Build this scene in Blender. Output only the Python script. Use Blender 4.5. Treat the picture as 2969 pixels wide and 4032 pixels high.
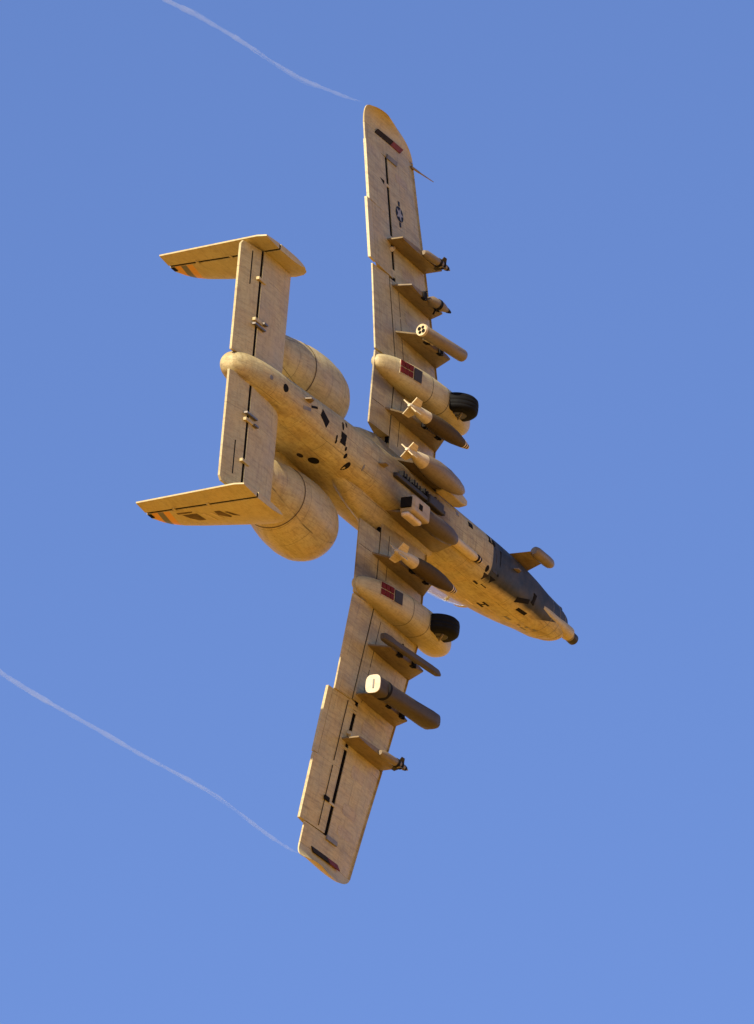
import bpy, math, random
from mathutils import Matrix, Vector
random.seed(7)
R = math.radians
for o in list(bpy.data.objects): bpy.data.objects.remove(o)
S = bpy.context.scene
COL = S.collection

# ------------------------------------------------------------------ camera, sky, sun, exposure
ELEV = R(24)                                   # the photographer looks up at the passing aircraft
ce, se = math.cos(ELEV), math.sin(ELEV)
CAMROT = Matrix(((1, 0, 0), (0, -se, -ce), (0, ce, -se)))        # columns: right, up, back
CAM = CAMROT.to_4x4(); CAM.translation = Vector((0, 0, 1.7))
cd = bpy.data.cameras.new('camera'); cam = bpy.data.objects.new('camera', cd); COL.objects.link(cam)
cam.matrix_world = CAM
cd.sensor_fit = 'VERTICAL'; cd.sensor_height = 36; cd.lens = 30129.32 / 2243.6 * 36
cd.clip_start = 1; cd.clip_end = 60000
S.camera = cam
# attitude of the aircraft (nose, port wing, up) seen from the camera
F_ = Vector((0.45569308, -0.37375214, -0.80786951)); P_ = Vector((-0.08078891, -0.92119889, 0.38061234)); U_ = F_.cross(P_)
ATT = Matrix((F_, P_, U_)).transposed()
JET = CAM @ (Matrix.Translation((1.08467, -0.22745, -284.68892)) @ ATT.to_4x4())

SUNC = (-0.84 * F_ + 0.13 * U_ - 0.54 * P_).normalized()
SUNW = (CAMROT @ SUNC).normalized()
sun_el = math.asin(SUNW.z); sun_az = math.atan2(SUNW.x, SUNW.y)
sd = bpy.data.lights.new('sun', 'SUN'); sd.energy = 5.0; sd.angle = R(0.5); sd.color = (1.0, 0.87, 0.68)
sun = bpy.data.objects.new('sun', sd); COL.objects.link(sun)
sun.rotation_euler = SUNW.to_track_quat('Z', 'Y').to_euler(); sun.location = (0, -50, 200)
W = bpy.data.worlds.new('World'); S.world = W; W.use_nodes = True
wn = W.node_tree.nodes; wl = W.node_tree.links; wn.clear()
sky = wn.new('ShaderNodeTexSky'); sky.sky_type = 'NISHITA'; sky.sun_disc = False
sky.sun_elevation = sun_el; sky.sun_rotation = sun_az
sky.altitude = 1500; sky.air_density = 1.0; sky.dust_density = 0.1; sky.ozone_density = 7.0
bg = wn.new('ShaderNodeBackground'); bg.inputs[1].default_value = 0.111
wo = wn.new('ShaderNodeOutputWorld')
tint = wn.new('ShaderNodeMix'); tint.data_type = 'RGBA'; tint.blend_type = 'MULTIPLY'; tint.inputs[0].default_value = 1; tint.inputs[7].default_value = (1.11, .94, 1.02, 1)
wl.new(sky.outputs[0], tint.inputs[6]); wl.new(tint.outputs[2], bg.inputs[0]); wl.new(bg.outputs[0], wo.inputs[0])
S.view_settings.view_transform = 'Standard'; S.view_settings.look = 'None'
S.view_settings.exposure = 0.68; S.view_settings.gamma = 1.0; S.view_settings.use_curve_mapping = False
S.render.resolution_x = 754; S.render.resolution_y = 1024
S.cycles.max_bounces = 6
S.cycles.volume_step_rate = 1.0

# ------------------------------------------------------------------ materials
def newmat(name):
    m = bpy.data.materials.new(name); m.use_nodes = True
    nt = m.node_tree; b = nt.nodes['Principled BSDF']
    return m, nt, b
def N(nt, t, **kw):
    n = nt.nodes.new(t)
    for k, v in kw.items(): setattr(n, k, v)
    return n
def mth(nt, op, a, b=None, c=None, clamp=False):
    n = nt.nodes.new('ShaderNodeMath'); n.operation = op; n.use_clamp = clamp
    for i, v in enumerate((a, b, c)):
        if v is None: continue
        if isinstance(v, (int, float)): n.inputs[i].default_value = v
        else: nt.links.new(v, n.inputs[i])
    return n.outputs[0]
def mixc(nt, fac, a, b, mode='MIX'):
    n = nt.nodes.new('ShaderNodeMix'); n.data_type = 'RGBA'; n.blend_type = mode
    if isinstance(fac, (int, float)): n.inputs[0].default_value = fac
    else: nt.links.new(fac, n.inputs[0])
    for i, v in ((6, a), (7, b)):
        if isinstance(v, tuple): n.inputs[i].default_value = (*v, 1) if len(v) == 3 else v
        else: nt.links.new(v, n.inputs[i])
    return n.outputs[2]
def ramp(nt, v, lo, hi, a=0.0, b=1.0):
    n = nt.nodes.new('ShaderNodeMapRange'); n.clamp = True
    nt.links.new(v, n.inputs[0])
    n.inputs[1].default_value = lo; n.inputs[2].default_value = hi
    n.inputs[3].default_value = a; n.inputs[4].default_value = b
    return n.outputs[0]
def noise(nt, vec, scale, detail=4, rough=0.55, stretch=(1, 1, 1)):
    mp = N(nt, 'ShaderNodeMapping'); mp.inputs['Scale'].default_value = stretch
    nt.links.new(vec, mp.inputs[0])
    n = N(nt, 'ShaderNodeTexNoise'); n.inputs['Scale'].default_value = scale
    n.inputs['Detail'].default_value = detail; n.inputs['Roughness'].default_value = rough
    nt.links.new(mp.outputs[0], n.inputs['Vector'])
    return n.outputs[0]

def paint(name, base, rough=0.5, wear=1.0, panels=None, extra=None, spec=0.4):
    """weathered matt aircraft paint: blotches, flow streaks, fine scratches, optional skin joints"""
    m, nt, b = newmat(name)
    tc = N(nt, 'ShaderNodeTexCoord'); v = tc.outputs['Object']
    c = base
    big = noise(nt, v, 1.3, 5, 0.6)
    col = mixc(nt, ramp(nt, big, 0.3, 0.7), tuple(x * (1 - .15 * wear) for x in base), tuple(min(1, x * (1 + .09 * wear)) for x in base))
    hue = noise(nt, v, 2.1, 3, 0.5, (1, 1, 1.3))
    col = mixc(nt, ramp(nt, hue, 0.42, 0.6, 0, 0.5 * wear), col, tuple(x * y for x, y in zip(base, (1.02, .91, .80))))
    st = noise(nt, v, 5.0, 6, 0.65, (0.22, 2.4, 1.2))
    col = mixc(nt, ramp(nt, st, 0.48, 0.74, 0, 0.55 * wear), col, tuple(x * y for x, y in zip(base, (.46, .40, .34))))
    sp = noise(nt, v, 9.0, 5, 0.7, (1.6, .35, 1.0))
    col = mixc(nt, ramp(nt, sp, 0.50, 0.74, 0, 0.52 * wear), col, tuple(x * y for x, y in zip(base, (.50, .42, .36))))
    hs = noise(nt, v, 26.0, 4, 0.75, (.18, 1.9, 1.2))
    col = mixc(nt, ramp(nt, hs, 0.50, 0.68, 0, 0.48 * wear), col, tuple(x * y for x, y in zip(base, (.42, .36, .30))))
    spot = noise(nt, v, 11.0, 2, 0.5)
    col = mixc(nt, ramp(nt, spot, 0.74, 0.80, 0, 0.35 * wear), col, tuple(x * y for x, y in zip(base, (.35, .28, .22))))
    pt = noise(nt, v, 2.3, 3, 0.5)
    col = mixc(nt, ramp(nt, pt, 0.56, 0.66, 0, 0.16 * wear), col, tuple(min(1, x * y) for x, y in zip(base, (1.14, 1.08, 1.02))))
    fine = noise(nt, v, 38.0, 3, 0.7)
    h = mth(nt, 'MULTIPLY', fine, 0.25)
    if panels:
        ax, sx, sy, wdt = panels
        sep = N(nt, 'ShaderNodeSeparateXYZ'); nt.links.new(v, sep.inputs[0])
        cmb = N(nt, 'ShaderNodeCombineXYZ')
        if ax == 'xy': nt.links.new(sep.outputs[0], cmb.inputs[1]); nt.links.new(sep.outputs[1], cmb.inputs[0])
        elif ax == 'xz': nt.links.new(sep.outputs[0], cmb.inputs[1]); nt.links.new(sep.outputs[2], cmb.inputs[0])
        else:
            an = mth(nt, 'ARCTAN2', sep.outputs[1], mth(nt, 'SUBTRACT', 0.45, sep.outputs[2]))
            nt.links.new(sep.outputs[0], cmb.inputs[0]); nt.links.new(an, cmb.inputs[1])
        br = N(nt, 'ShaderNodeTexBrick'); nt.links.new(cmb.outputs[0], br.inputs[0])
        br.inputs['Scale'].default_value = 1.0; br.inputs['Mortar Size'].default_value = wdt
        br.inputs['Mortar Smooth'].default_value = 0.2
        br.inputs['Brick Width'].default_value = sx; br.inputs['Row Height'].default_value = sy
        br.offset = 0.37; br.squash = 0.7; br.squash_frequency = 3
        brk = noise(nt, v, 1.7, 2)
        ln = mth(nt, 'MULTIPLY', br.outputs['Fac'], ramp(nt, brk, 0.42, 0.58, 0.15, 0.85))
        col = mixc(nt, ln, col, tuple(x * .22 for x in base))
        h = mth(nt, 'SUBTRACT', h, mth(nt, 'MULTIPLY', br.outputs['Fac'], 1.0))
    if extra: col = extra(nt, v, col)
    nt.links.new(col, b.inputs['Base Color'])
    nt.links.new(ramp(nt, big, 0.3, 0.7, rough - .06, rough + .10), b.inputs['Roughness'])
    b.inputs['Specular IOR Level'].default_value = spec
    bp = N(nt, 'ShaderNodeBump'); bp.inputs['Strength'].default_value = 0.25; bp.inputs['Distance'].default_value = 0.01
    nt.links.new(h, bp.inputs['Height']); nt.links.new(bp.outputs[0], b.inputs['Normal'])
    return m

def mask_lt(nt, v, thr, soft=0.01): return ramp(nt, v, thr - soft, thr + soft, 1, 0)
def mask_gt(nt, v, thr, soft=0.01): return ramp(nt, v, thr - soft, thr + soft, 0, 1)
GREY = (0.475, 0.40, 0.20)
DARK = (0.055, 0.062, 0.064)

def front_paint(nt, v, col):
    sep = N(nt, 'ShaderNodeSeparateXYZ'); nt.links.new(v, sep.inputs[0])
    x, y, z = sep.outputs
    nz = noise(nt, v, 3.0, 3)
    wob = mth(nt, 'MULTIPLY', mth(nt, 'SUBTRACT', nz, 0.5), 0.05)
    # false canopy: oval of dark grey painted under the nose and up its starboard flank
    edge = mth(nt, 'ADD', mth(nt, 'MULTIPLY', mth(nt, 'SUBTRACT', 2.0, x), 0.05), 0.50)
    yy = mth(nt, 'ADD', y, wob)
    m = mth(nt, 'MULTIPLY', mask_gt(nt, x, 1.98, .02), mask_lt(nt, mth(nt, 'SUBTRACT', yy, edge), 0.0, 0.04))
    m = mth(nt, 'MULTIPLY', m, mask_lt(nt, mth(nt, 'ADD', x, mth(nt, 'MULTIPLY', y, 3.5)), 5.9))
    m = mth(nt, 'MULTIPLY', m, mask_lt(nt, z, 0.35, 0.02))
    dk = mixc(nt, ramp(nt, nz, .35, .65), (0.018, 0.020, 0.016), (0.050, 0.044, 0.032))
    col = mixc(nt, m, col, dk)
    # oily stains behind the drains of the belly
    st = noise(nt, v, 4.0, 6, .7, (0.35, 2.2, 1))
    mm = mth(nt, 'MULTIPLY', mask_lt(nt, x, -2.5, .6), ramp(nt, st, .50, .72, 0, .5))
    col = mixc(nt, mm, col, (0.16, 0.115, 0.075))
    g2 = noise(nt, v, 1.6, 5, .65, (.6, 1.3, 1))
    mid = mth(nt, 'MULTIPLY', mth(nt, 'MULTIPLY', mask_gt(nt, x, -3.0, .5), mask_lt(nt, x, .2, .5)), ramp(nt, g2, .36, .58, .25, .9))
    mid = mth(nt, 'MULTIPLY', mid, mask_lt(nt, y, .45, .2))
    col = mixc(nt, mid, col, (0.13, 0.095, 0.055))  # belly between stores darkened: shade and gun residue painted into the colour
    return col

def wing_grime_and_shade(nt, v, col):
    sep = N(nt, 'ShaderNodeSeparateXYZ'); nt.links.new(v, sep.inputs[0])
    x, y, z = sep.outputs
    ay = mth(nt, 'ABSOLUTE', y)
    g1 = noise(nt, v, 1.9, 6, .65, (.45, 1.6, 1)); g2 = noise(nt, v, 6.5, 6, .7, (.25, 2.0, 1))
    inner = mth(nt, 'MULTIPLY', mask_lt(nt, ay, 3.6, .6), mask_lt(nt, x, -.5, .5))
    col = mixc(nt, mth(nt, 'MULTIPLY', inner, ramp(nt, g1, .42, .64, 0, .62)), col, (0.17, 0.125, 0.07))  # mottled shade between the underwing stores, painted into the wing colour
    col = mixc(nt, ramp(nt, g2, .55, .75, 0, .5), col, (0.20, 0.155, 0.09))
    # shade inboard of each wheel pod, painted into the colour
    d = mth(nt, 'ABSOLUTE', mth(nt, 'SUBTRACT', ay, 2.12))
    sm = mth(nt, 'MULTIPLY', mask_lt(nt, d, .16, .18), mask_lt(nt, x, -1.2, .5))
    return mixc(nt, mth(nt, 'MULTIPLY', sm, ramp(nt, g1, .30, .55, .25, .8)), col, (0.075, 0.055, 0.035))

def fin_stripes(nt, v, col):
    sep = N(nt, 'ShaderNodeSeparateXYZ'); nt.links.new(v, sep.inputs[0])
    x, y, z = sep.outputs
    zz = mth(nt, 'SUBTRACT', z, mth(nt, 'MULTIPLY', mth(nt, 'ADD', x, 8.0), 0.16))
    fx = mask_gt(nt, x, -7.99)
    def band(a, b): return mth(nt, 'MULTIPLY', fx, mth(nt, 'MULTIPLY', mask_gt(nt, zz, a, .006), mask_lt(nt, zz, b, .006)))
    col = mixc(nt, band(1.60, 2.0), col, (0.62, 0.30, 0.04))
    col = mixc(nt, band(1.74, 1.87), col, (0.12, 0.12, 0.11))
    return col

M = {}
M['skin'] = paint('aircraft paint', GREY)
M['wing'] = paint('wing paint', GREY, panels=('xy', 2.9, 0.66, 0.005), extra=wing_grime_and_shade, wear=1.25)
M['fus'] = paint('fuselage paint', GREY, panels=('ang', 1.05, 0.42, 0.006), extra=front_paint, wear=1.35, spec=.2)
M['fin'] = paint('fin paint', GREY, extra=fin_stripes, wear=.8)
M['nac'] = paint('nacelle paint', GREY, wear=1.3, panels=('ang', .9, .5, .006))
M['tail'] = paint('tailplane paint', GREY, panels=('xy', 1.5, 0.9, 0.004), wear=1.1)
M['pylon'] = paint('shade-toned pylon paint', (0.22, 0.17, 0.09), wear=1.3, spec=.2)  # darker than the skin: underwing shade put into the colour
M['dark'] = paint('dark grey paint', (0.045, 0.040, 0.034), wear=.8, spec=.15)
M['launcher'] = paint('launcher paint', (0.082, 0.066, 0.046), wear=.8, spec=.15)
M['olive'] = paint('bomb body paint', (0.075, 0.050, 0.018), rough=.7, wear=.9, spec=.15)
M['tan'] = paint('tan store paint', (0.21, 0.165, 0.10), wear=.9)
M['light'] = paint('light kit paint', (0.60, 0.50, 0.29), wear=1.0)
M['cream'] = paint('cream store paint', (0.56, 0.50, 0.34), wear=.7)
M['box'] = paint('box paint', (0.42, 0.34, 0.20), wear=1.0)
M['plate'] = paint('access panel paint', (0.43, 0.355, 0.205), wear=1.2)
M['pod'] = paint('pod paint', (0.105, 0.08, 0.05), wear=.8, spec=.15)

def plain(name, c, rough=.5, metal=0.0, var=.25, spec=.5):
    m, nt, b = newmat(name); tc = N(nt, 'ShaderNodeTexCoord')
    n = noise(nt, tc.outputs['Object'], 7.0, 5, .6)
    col = mixc(nt, ramp(nt, n, .3, .7), tuple(x * (1 - var) for x in c), tuple(min(1, x * (1 + var)) for x in c))
    nt.links.new(col, b.inputs['Base Color']); b.inputs['Roughness'].default_value = rough
    b.inputs['Metallic'].default_value = metal; b.inputs['Specular IOR Level'].default_value = spec
    return m
M['slot_shade'] = plain('slot shade and joint black', (0.004, 0.0035, 0.0035), .95, spec=.05)  # near black, stands for the shade inside the hinge slots
M['rubber'] = plain('tyre rubber', (0.006, 0.006, 0.006), .75, spec=.12)
M['hole'] = plain('sooty opening', (0.010, 0.009, 0.008), .9, spec=.1)
M['steel'] = plain('worn steel', (0.16, 0.14, 0.12), .45, .7)
M['gunmetal'] = plain('gunmetal', (0.035, 0.032, 0.03), .45, .5)
M['soot_and_shade'] = plain('exhaust soot and tip shade', (0.028, 0.022, 0.018), .8, spec=.1)
M['seam'] = plain('seam dirt', (0.11, 0.08, 0.05), .8, spec=.1)
M['marking'] = plain('faded marking', (0.115, 0.075, 0.03), .7, var=.5, spec=.2)
M['bright'] = plain('bare bright metal', (0.62, 0.58, 0.50), .4, .3)
M['red'] = plain('red dispenser cap', (0.12, 0.012, 0.008), .6, spec=.1)
M['redbrown'] = plain('red lens', (0.15, 0.022, 0.008), .5, spec=.15)
M['blackmark'] = plain('black marking', (0.010, 0.009, 0.009), .7, spec=.1)
M['greymark'] = plain('grey marking', (0.16, 0.15, 0.13), .6)
M['white'] = plain('white marking', (0.72, 0.70, 0.66), .5, var=.08)
M['greywhite'] = plain('insignia grey', (0.30, 0.28, 0.24), .5)
M['nosering'] = plain('nose ring', (0.62, 0.50, 0.34), .45, var=.15)
M['navy'] = plain('insignia blue black', (0.012, 0.013, 0.018), .6, spec=.15)
M['seat'] = plain('seat cloth', (0.22, 0.15, 0.09), .8)
m, nt, b = newmat('canopy glass'); b.inputs['Base Color'].default_value = (.93, .96, 1, 1); b.inputs['Roughness'].default_value = .03
b.inputs['Transmission Weight'].default_value = 0.72; b.inputs['IOR'].default_value = 1.12; M['glass'] = m

# ------------------------------------------------------------------ mesh helpers (aircraft frame: x forward, y port, z up)
def link(o, parent=None):
    COL.objects.link(o)
    if parent: o.parent = parent
    return o
def mk(name, verts, faces, mat, parent=None, smooth=True, ang=32, bevel=0):
    me = bpy.data.meshes.new(name); me.from_pydata([tuple(v) for v in verts], [], faces); me.validate()
    import bmesh
    bm = bmesh.new(); bm.from_mesh(me); bmesh.ops.recalc_face_normals(bm, faces=bm.faces); bm.to_mesh(me); bm.free()
    for p in me.polygons: p.use_smooth = smooth
    if smooth: me.set_sharp_from_angle(angle=R(ang))
    me.materials.append(mat)
    o = bpy.data.objects.new(name, me); link(o, parent)
    if bevel:
        bv = o.modifiers.new('bevel', 'BEVEL'); bv.width = bevel; bv.segments = 2; bv.limit_method = 'ANGLE'; bv.angle_limit = R(35)
    return o
def loft(rings, caps=True):
    n = len(rings[0]); V = [p for r in rings for p in r]; Fc = []
    for i in range(len(rings) - 1):
        for j in range(n):
            a = i * n + j; b2 = i * n + (j + 1) % n
            Fc.append((a, b2, b2 + n, a + n))
    if caps:
        Fc.append(tuple(range(n))[::-1]); Fc.append(tuple(range((len(rings) - 1) * n, len(rings) * n)))
    return V, Fc
class MB:
    def __init__(s): s.v = []; s.f = []
    def add(s, V, Fc):
        k = len(s.v); s.v += [tuple(v) for v in V]; s.f += [tuple(i + k for i in f) for f in Fc]; return s
    def box(s, x0, x1, y0, y1, z0, z1):
        V = [(x, y, z) for x in (x0, x1) for y in (y0, y1) for z in (z0, z1)]
        return s.add(V, [(0, 1, 3, 2), (4, 6, 7, 5), (0, 4, 5, 1), (2, 3, 7, 6), (0, 2, 6, 4), (1, 5, 7, 3)])
    def tube(s, a, b2, r0, r1=None, n=14):
        r1 = r0 if r1 is None else r1
        a = Vector(a); b2 = Vector(b2); d = (b2 - a).normalized()
        u = d.orthogonal().normalized(); w = d.cross(u)
        rg = [[c + (u * math.cos(t) + w * math.sin(t)) * r for t in [2 * math.pi * k / n for k in range(n)]] for c, r in ((a, r0), (b2, r1))]
        return s.add(*loft(rg))
    def plate(s, pts, th):
        """flat polygon given as list of points, thickened along th"""
        n = len(pts); t = Vector(th); V = [Vector(p) for p in pts] + [Vector(p) + t for p in pts]
        return s.add(V, [tuple(range(n))[::-1], tuple(range(n, 2 * n))] + [(i, (i + 1) % n, n + (i + 1) % n, n + i) for i in range(n)])
    def build(s, name, mat, parent=None, **kw): return mk(name, s.v, s.f, mat, parent, **kw)
def rev_rings(prof, c0, c1, n=28, sx=1.0, sz=1.0):
    """revolve profile [(t, r)] about the axis c0 -> c1 (t in metres from c0)"""
    a = Vector(c0); d = (Vector(c1) - a).normalized()
    u = Vector((0, 1, 0)); u = (u - d * u.dot(d)).normalized(); w = d.cross(u)
    return [[a + d * t + (u * math.cos(q) * sx + w * math.sin(q) * sz) * r for q in [2 * math.pi * k / n + math.pi / n for k in range(n)]] for t, r in prof]
def rev(name, prof, c0, c1, mat, parent, n=28, caps=True, **kw):
    V, Fc = loft(rev_rings(prof, c0, c1, n), caps); return mk(name, V, Fc, mat, parent, **kw)
def tag(o, label=None, cat=None, group=None, kind=None):
    if label: o['label'] = label
    if cat: o['category'] = cat
    if group: o['group'] = group
    if kind: o['kind'] = kind
    return o
def thing(name, label, cat, group=None, at=(0, 0, 0)):
    """a top-level thing riding on the aircraft: Empty at its own place in the aircraft frame"""
    e = bpy.data.objects.new(name, None); COL.objects.link(e); e.empty_display_size = .3
    e.matrix_world = JET @ Matrix.Translation(at)
    return tag(e, label, cat, group)
def interp(tab, x):
    if x <= tab[0][0]: return tab[0][1]
    for (a, va), (b2, vb) in zip(tab, tab[1:]):
        if x <= b2: return va + (vb - va) * (x - a) / (b2 - a)
    return tab[-1][1]

# ------------------------------------------------------------------ ground under the aircraft (desert range)
g, nt, b = newmat('desert ground'); tc = N(nt, 'ShaderNodeTexCoord')
n1 = noise(nt, tc.outputs['Object'], 0.004, 8, .6); n2 = noise(nt, tc.outputs['Object'], 0.12, 6, .7)
c1 = mixc(nt, ramp(nt, n1, .35, .65), (0.47, 0.235, 0.026), (0.56, 0.30, 0.036))
c2 = mixc(nt, ramp(nt, n2, .55, .72, 0, .4), c1, (0.17, 0.13, 0.04))
nt.links.new(c2, b.inputs['Base Color']); b.inputs['Roughness'].default_value = .95
GS = 24000; nG = 24
V = [(-GS + 2 * GS * i / nG, -GS + 2 * GS * j / nG, 0) for i in range(nG + 1) for j in range(nG + 1)]
Fc = [(i * (nG + 1) + j, (i + 1) * (nG + 1) + j, (i + 1) * (nG + 1) + j + 1, i * (nG + 1) + j + 1) for i in range(nG) for j in range(nG)]
tag(mk('ground', V, Fc, g, smooth=False), kind='structure')

# ------------------------------------------------------------------ the aircraft
jet = thing('attack_jet', 'grey twin-engined straight-winged attack jet banking hard with its belly and underwing stores showing', 'aircraft')
YB = 2.72; TD = math.tan(R(9.0))
def dz(y): return max(0.0, abs(y) - YB) * TD
LEt = [(0, 0.03), (2.7, 0.0), (3.5, -.06), (4.5, -.13), (5.55, -.24), (6.7, -.38), (8.05, -.52)]
TEt = [(0, -2.94), (2.72, -2.93), (4.75, -2.80), (8.05, -2.74)]
def thick(y): return interp([(0, .16), (2.72, .155), (8.3, .12)], abs(y))
def af(f, y, side, te=0.02):
    c = interp(LEt, abs(y)) - interp(TEt, abs(y)); t = thick(y)
    yt = 5 * t * c * (.2969 * math.sqrt(max(f, 0)) - .126 * f - .3516 * f * f + .2843 * f ** 3 - .1036 * f ** 4)
    return (1.62 * yt + te * f) if side > 0 else (-.30 * yt + .05 * (1 - f) ** 3)
def wing_ring(y, f0, f1, te=.02, n=12, roundle=True, xtra=0.0):
    """closed chordwise ring of the wing between chord fractions f0..f1 at span y"""
    xl = interp(LEt, abs(y)); xt = interp(TEt, abs(y)); c = xl - xt
    fs = [f0 + (f1 - f0) * (1 - math.cos(math.pi * k / (2 * n))) if f0 == 0 else f0 + (f1 - f0) * k / n for k in range(n + 1)]
    up = [(xl - f * c - (xtra * (f - f0) / (f1 - f0)), y, af(f, y, 1, te) + dz(y)) for f in fs]
    lo = [(xl - f * c - (xtra * (f - f0) / (f1 - f0)), y, af(f, y, -1) + dz(y)) for f in fs]
    if f0 == 0: return up + lo[::-1][:-1] if abs(up[0][2] - lo[0][2]) < 1e-6 else up + lo[::-1]
    return up + lo[::-1]
def fr(x, y):
    xl = interp(LEt, abs(y)); xt = interp(TEt, abs(y)); return (xl - x) / (xl - xt)
def wing_part(name, ys, x0, x1, mat, parent, te=.02, hinge=None, defl=0.0, xtra=0.0, ztop=0):
    rings = []
    for y in ys:
        f0 = 0 if x0 is None else fr(x0, y); f1 = 1.0 if x1 is None else fr(x1, y)
        rg = wing_ring(y, f0, f1, te, xtra=xtra)
        if defl:
            c, s_ = math.cos(defl), math.sin(defl); hz = dz(y) + .05
            rg = [(hinge + (p[0] - hinge) * c - (p[2] - hz) * s_, p[1], hz + (p[0] - hinge) * s_ + (p[2] - hz) * c) for p in rg]
        rings.append(rg)
    V, Fc = loft(rings); return mk(name, V, Fc, mat, parent)
def span(a, b2, n=5, extra=()):
    ys = sorted(set([a + (b2 - a) * k / n for k in range(n + 1)] + [e for e in extra if min(a, b2) < e < max(a, b2)]))
    return ys
HF = -2.07      # flap hinge
HA = -1.88      # aileron hinge
XS = -0.42      # leading edge skin joint
wc = wing_part('wing_center_section', [-YB, -1.3, 0, 1.3, YB], None, HF, M['wing'], jet)
for s in (-1, 1):
    def Y(*a): return [s * v for v in a]
    wp = wing_part('wing_panel', Y(*span(YB + .004, 4.70, 4, (3.5, 4.5))), XS, HF, M['wing'], jet)
    wing_part('leading_edge', Y(*span(YB + .004, 5.60, 5, (3.5, 4.5, 5.55))), None, XS + .004, M['wing'], jet)
    wing_part('leading_edge', Y(*span(5.612, 8.05, 5, (6.7,))), None, XS - .16 + .004, M['wing'], jet)
    wing_part('wing_panel', Y(*span(4.705, 5.604, 3, (5.55,))), XS, HA + .06, M['wing'], jet)
    wing_part('wing_panel', Y(*span(5.607, 7.60, 4, (6.7,))), XS - .16, HA + .06, M['wing'], jet)
    wing_part('wing_panel', Y(*span(7.603, 8.05, 2)), XS - .16, None, M['wing'], jet, te=.035)
    # near-black strips in the hinge slots, slot shade put into their colour
    def slot_shade(ya, yb, xa, xb, n=4):
        mb = MB()
        ys = [s * (ya + (yb - ya) * k / n) for k in range(n + 1)]
        def zl(x, y): return af(fr(x, y), y, -1) + dz(y) + .014
        V, Fc = loft([[(xa, y, zl(xa, y)), (xb, y, zl(xb, y)), (xb, y, zl(xb, y) + .07), (xa, y, zl(xa, y) + .07)] for y in ys])
        mb.add(V, Fc).build('hinge_shade_strip', M['slot_shade'], jet, smooth=False)
    slot_shade(.95, YB, HF + .004, HF - .050, 2); slot_shade(YB, 4.70, HF + .004, HF - .050); slot_shade(4.71, 7.58, HA + .058, HA - .068)
    # flaps
    wing_part('flap', Y(*span(1.08, YB - .03, 3)), HF - .046, None, M['wing'], jet, te=.035)
    wing_part('flap', Y(*span(YB + .02, 4.742, 4, (3.5, 4.5))), HF - .046, None, M['wing'], jet, te=.035)
    # aileron with tab (starboard one lies a little lower)
    d = R(-5.0) if s < 0 else R(2.0)
    dd = d
    def hz(y): return dz(y) + .05
    ail = wing_part('aileron', Y(*span(4.75, 6.17, 3, (5.55,))), HA - .066, -2.80, M['wing'], jet, hinge=HA, defl=-dd)
    ail2 = wing_part('aileron', Y(*span(6.175, 7.57, 3, (6.7,))), HA - .066, None, M['wing'], jet, te=.06, hinge=HA, defl=-dd, xtra=.17)
    tab = wing_part('aileron_tab', Y(*span(4.755, 6.16, 3, (5.55,))), -2.812, None, M['skin'], ail, te=.06, hinge=HA, defl=-dd, xtra=.30 if s < 0 else .20)
    # hinge brackets bridging the aileron slot
    for yb in (4.93, 5.72, 6.93):
        mb = MB().box(HA - .18, HA + .13, s * yb - .03, s * yb + .03, dz(yb) - .035, dz(yb) + .04)
        mb.build('hinge_bracket', M['skin'], jet, smooth=False, bevel=.008)
    mb = MB().tube((HA + .06, s * 5.50, dz(5.5) - .03), (HA - .10, s * 5.40, dz(5.4) - .07), .05)
    mb.build('actuator_fairing', M['light'], jet)
    mb = MB().box(HA - .40, HA - .20, s * 6.86, s * 6.95, dz(6.9) - .05, dz(6.9) - .02); mb.build('drain_opening', M['hole'], jet, smooth=False)
    # drooped wing tip
    rings = []
    nT = 16
    for k in range(9):
        q = k / 8; yy = 8.055 + (.37 if s < 0 else .32) * math.sin(q * math.pi / 2)
        drop = .22 * (1 - math.cos(q * math.pi / 2)) ** 1.0
        xl = -.53 - .22 * q - 1.1 * q * q; xt = -2.74 - .12 * math.sin(q * math.pi / 2) + .22 * q ** 5
        z0 = dz(8.05)
        th = 1 - .72 * q
        c = xl - xt; rg = []
        for side in (1, -1):
            fs = [i / nT for i in range(nT + 1)]
            if side < 0: fs = fs[::-1][:-1]
            for f in fs:
                yt = 5 * .12 * c * (.2969 * math.sqrt(f) - .126 * f - .3516 * f * f + .2843 * f ** 3 - .1036 * f ** 4)
                zz = (1.62 * yt * th + .035 * f * th) if side > 0 else (-.30 * yt * th + .05 * (1 - f) ** 3 * th)
                arch = math.sin(math.pi * min(1, f)) ** .5 if 0 < f < 1 else 0
                rg.append((xl - f * c, s * yy, z0 + zz - drop * (.55 + .45 * arch)))
        rings.append(rg)
    V, Fc = loft(rings); tip = mk('wing_tip', V, Fc, M['skin'], jet, ang=50)
    # dark strip painting the shade of the tip hollow, red lens ahead
    zt = dz(8.05)
    mb = MB().plate([(-2.32, s * 7.98, zt - .040), (-1.66, s * 7.98, zt - .058), (-1.58, s * 8.09, zt - .085), (-2.24, s * 8.09, zt - .065)], (0, 0, .03))
    mb.build('tip_shade_strip', M['soot_and_shade'], tip, smooth=False)
    mb = MB().plate([(-1.645, s * 7.98, zt - .058), (-1.20, s * 7.98, zt - .058), (-1.12, s * 8.09, zt - .085), (-1.565, s * 8.09, zt - .085)], (0, 0, .03))
    mb.build('tip_lens', M['redbrown'], tip, smooth=False)
    # flush plates on the underside
    mb = MB().box(-1.86, -1.42, s * 7.62 - .05, s * 7.62 + .05, dz(7.6) - .062, dz(7.6) - .03); mb.build('access_plate', M['greymark'], jet, smooth=False)
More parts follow.
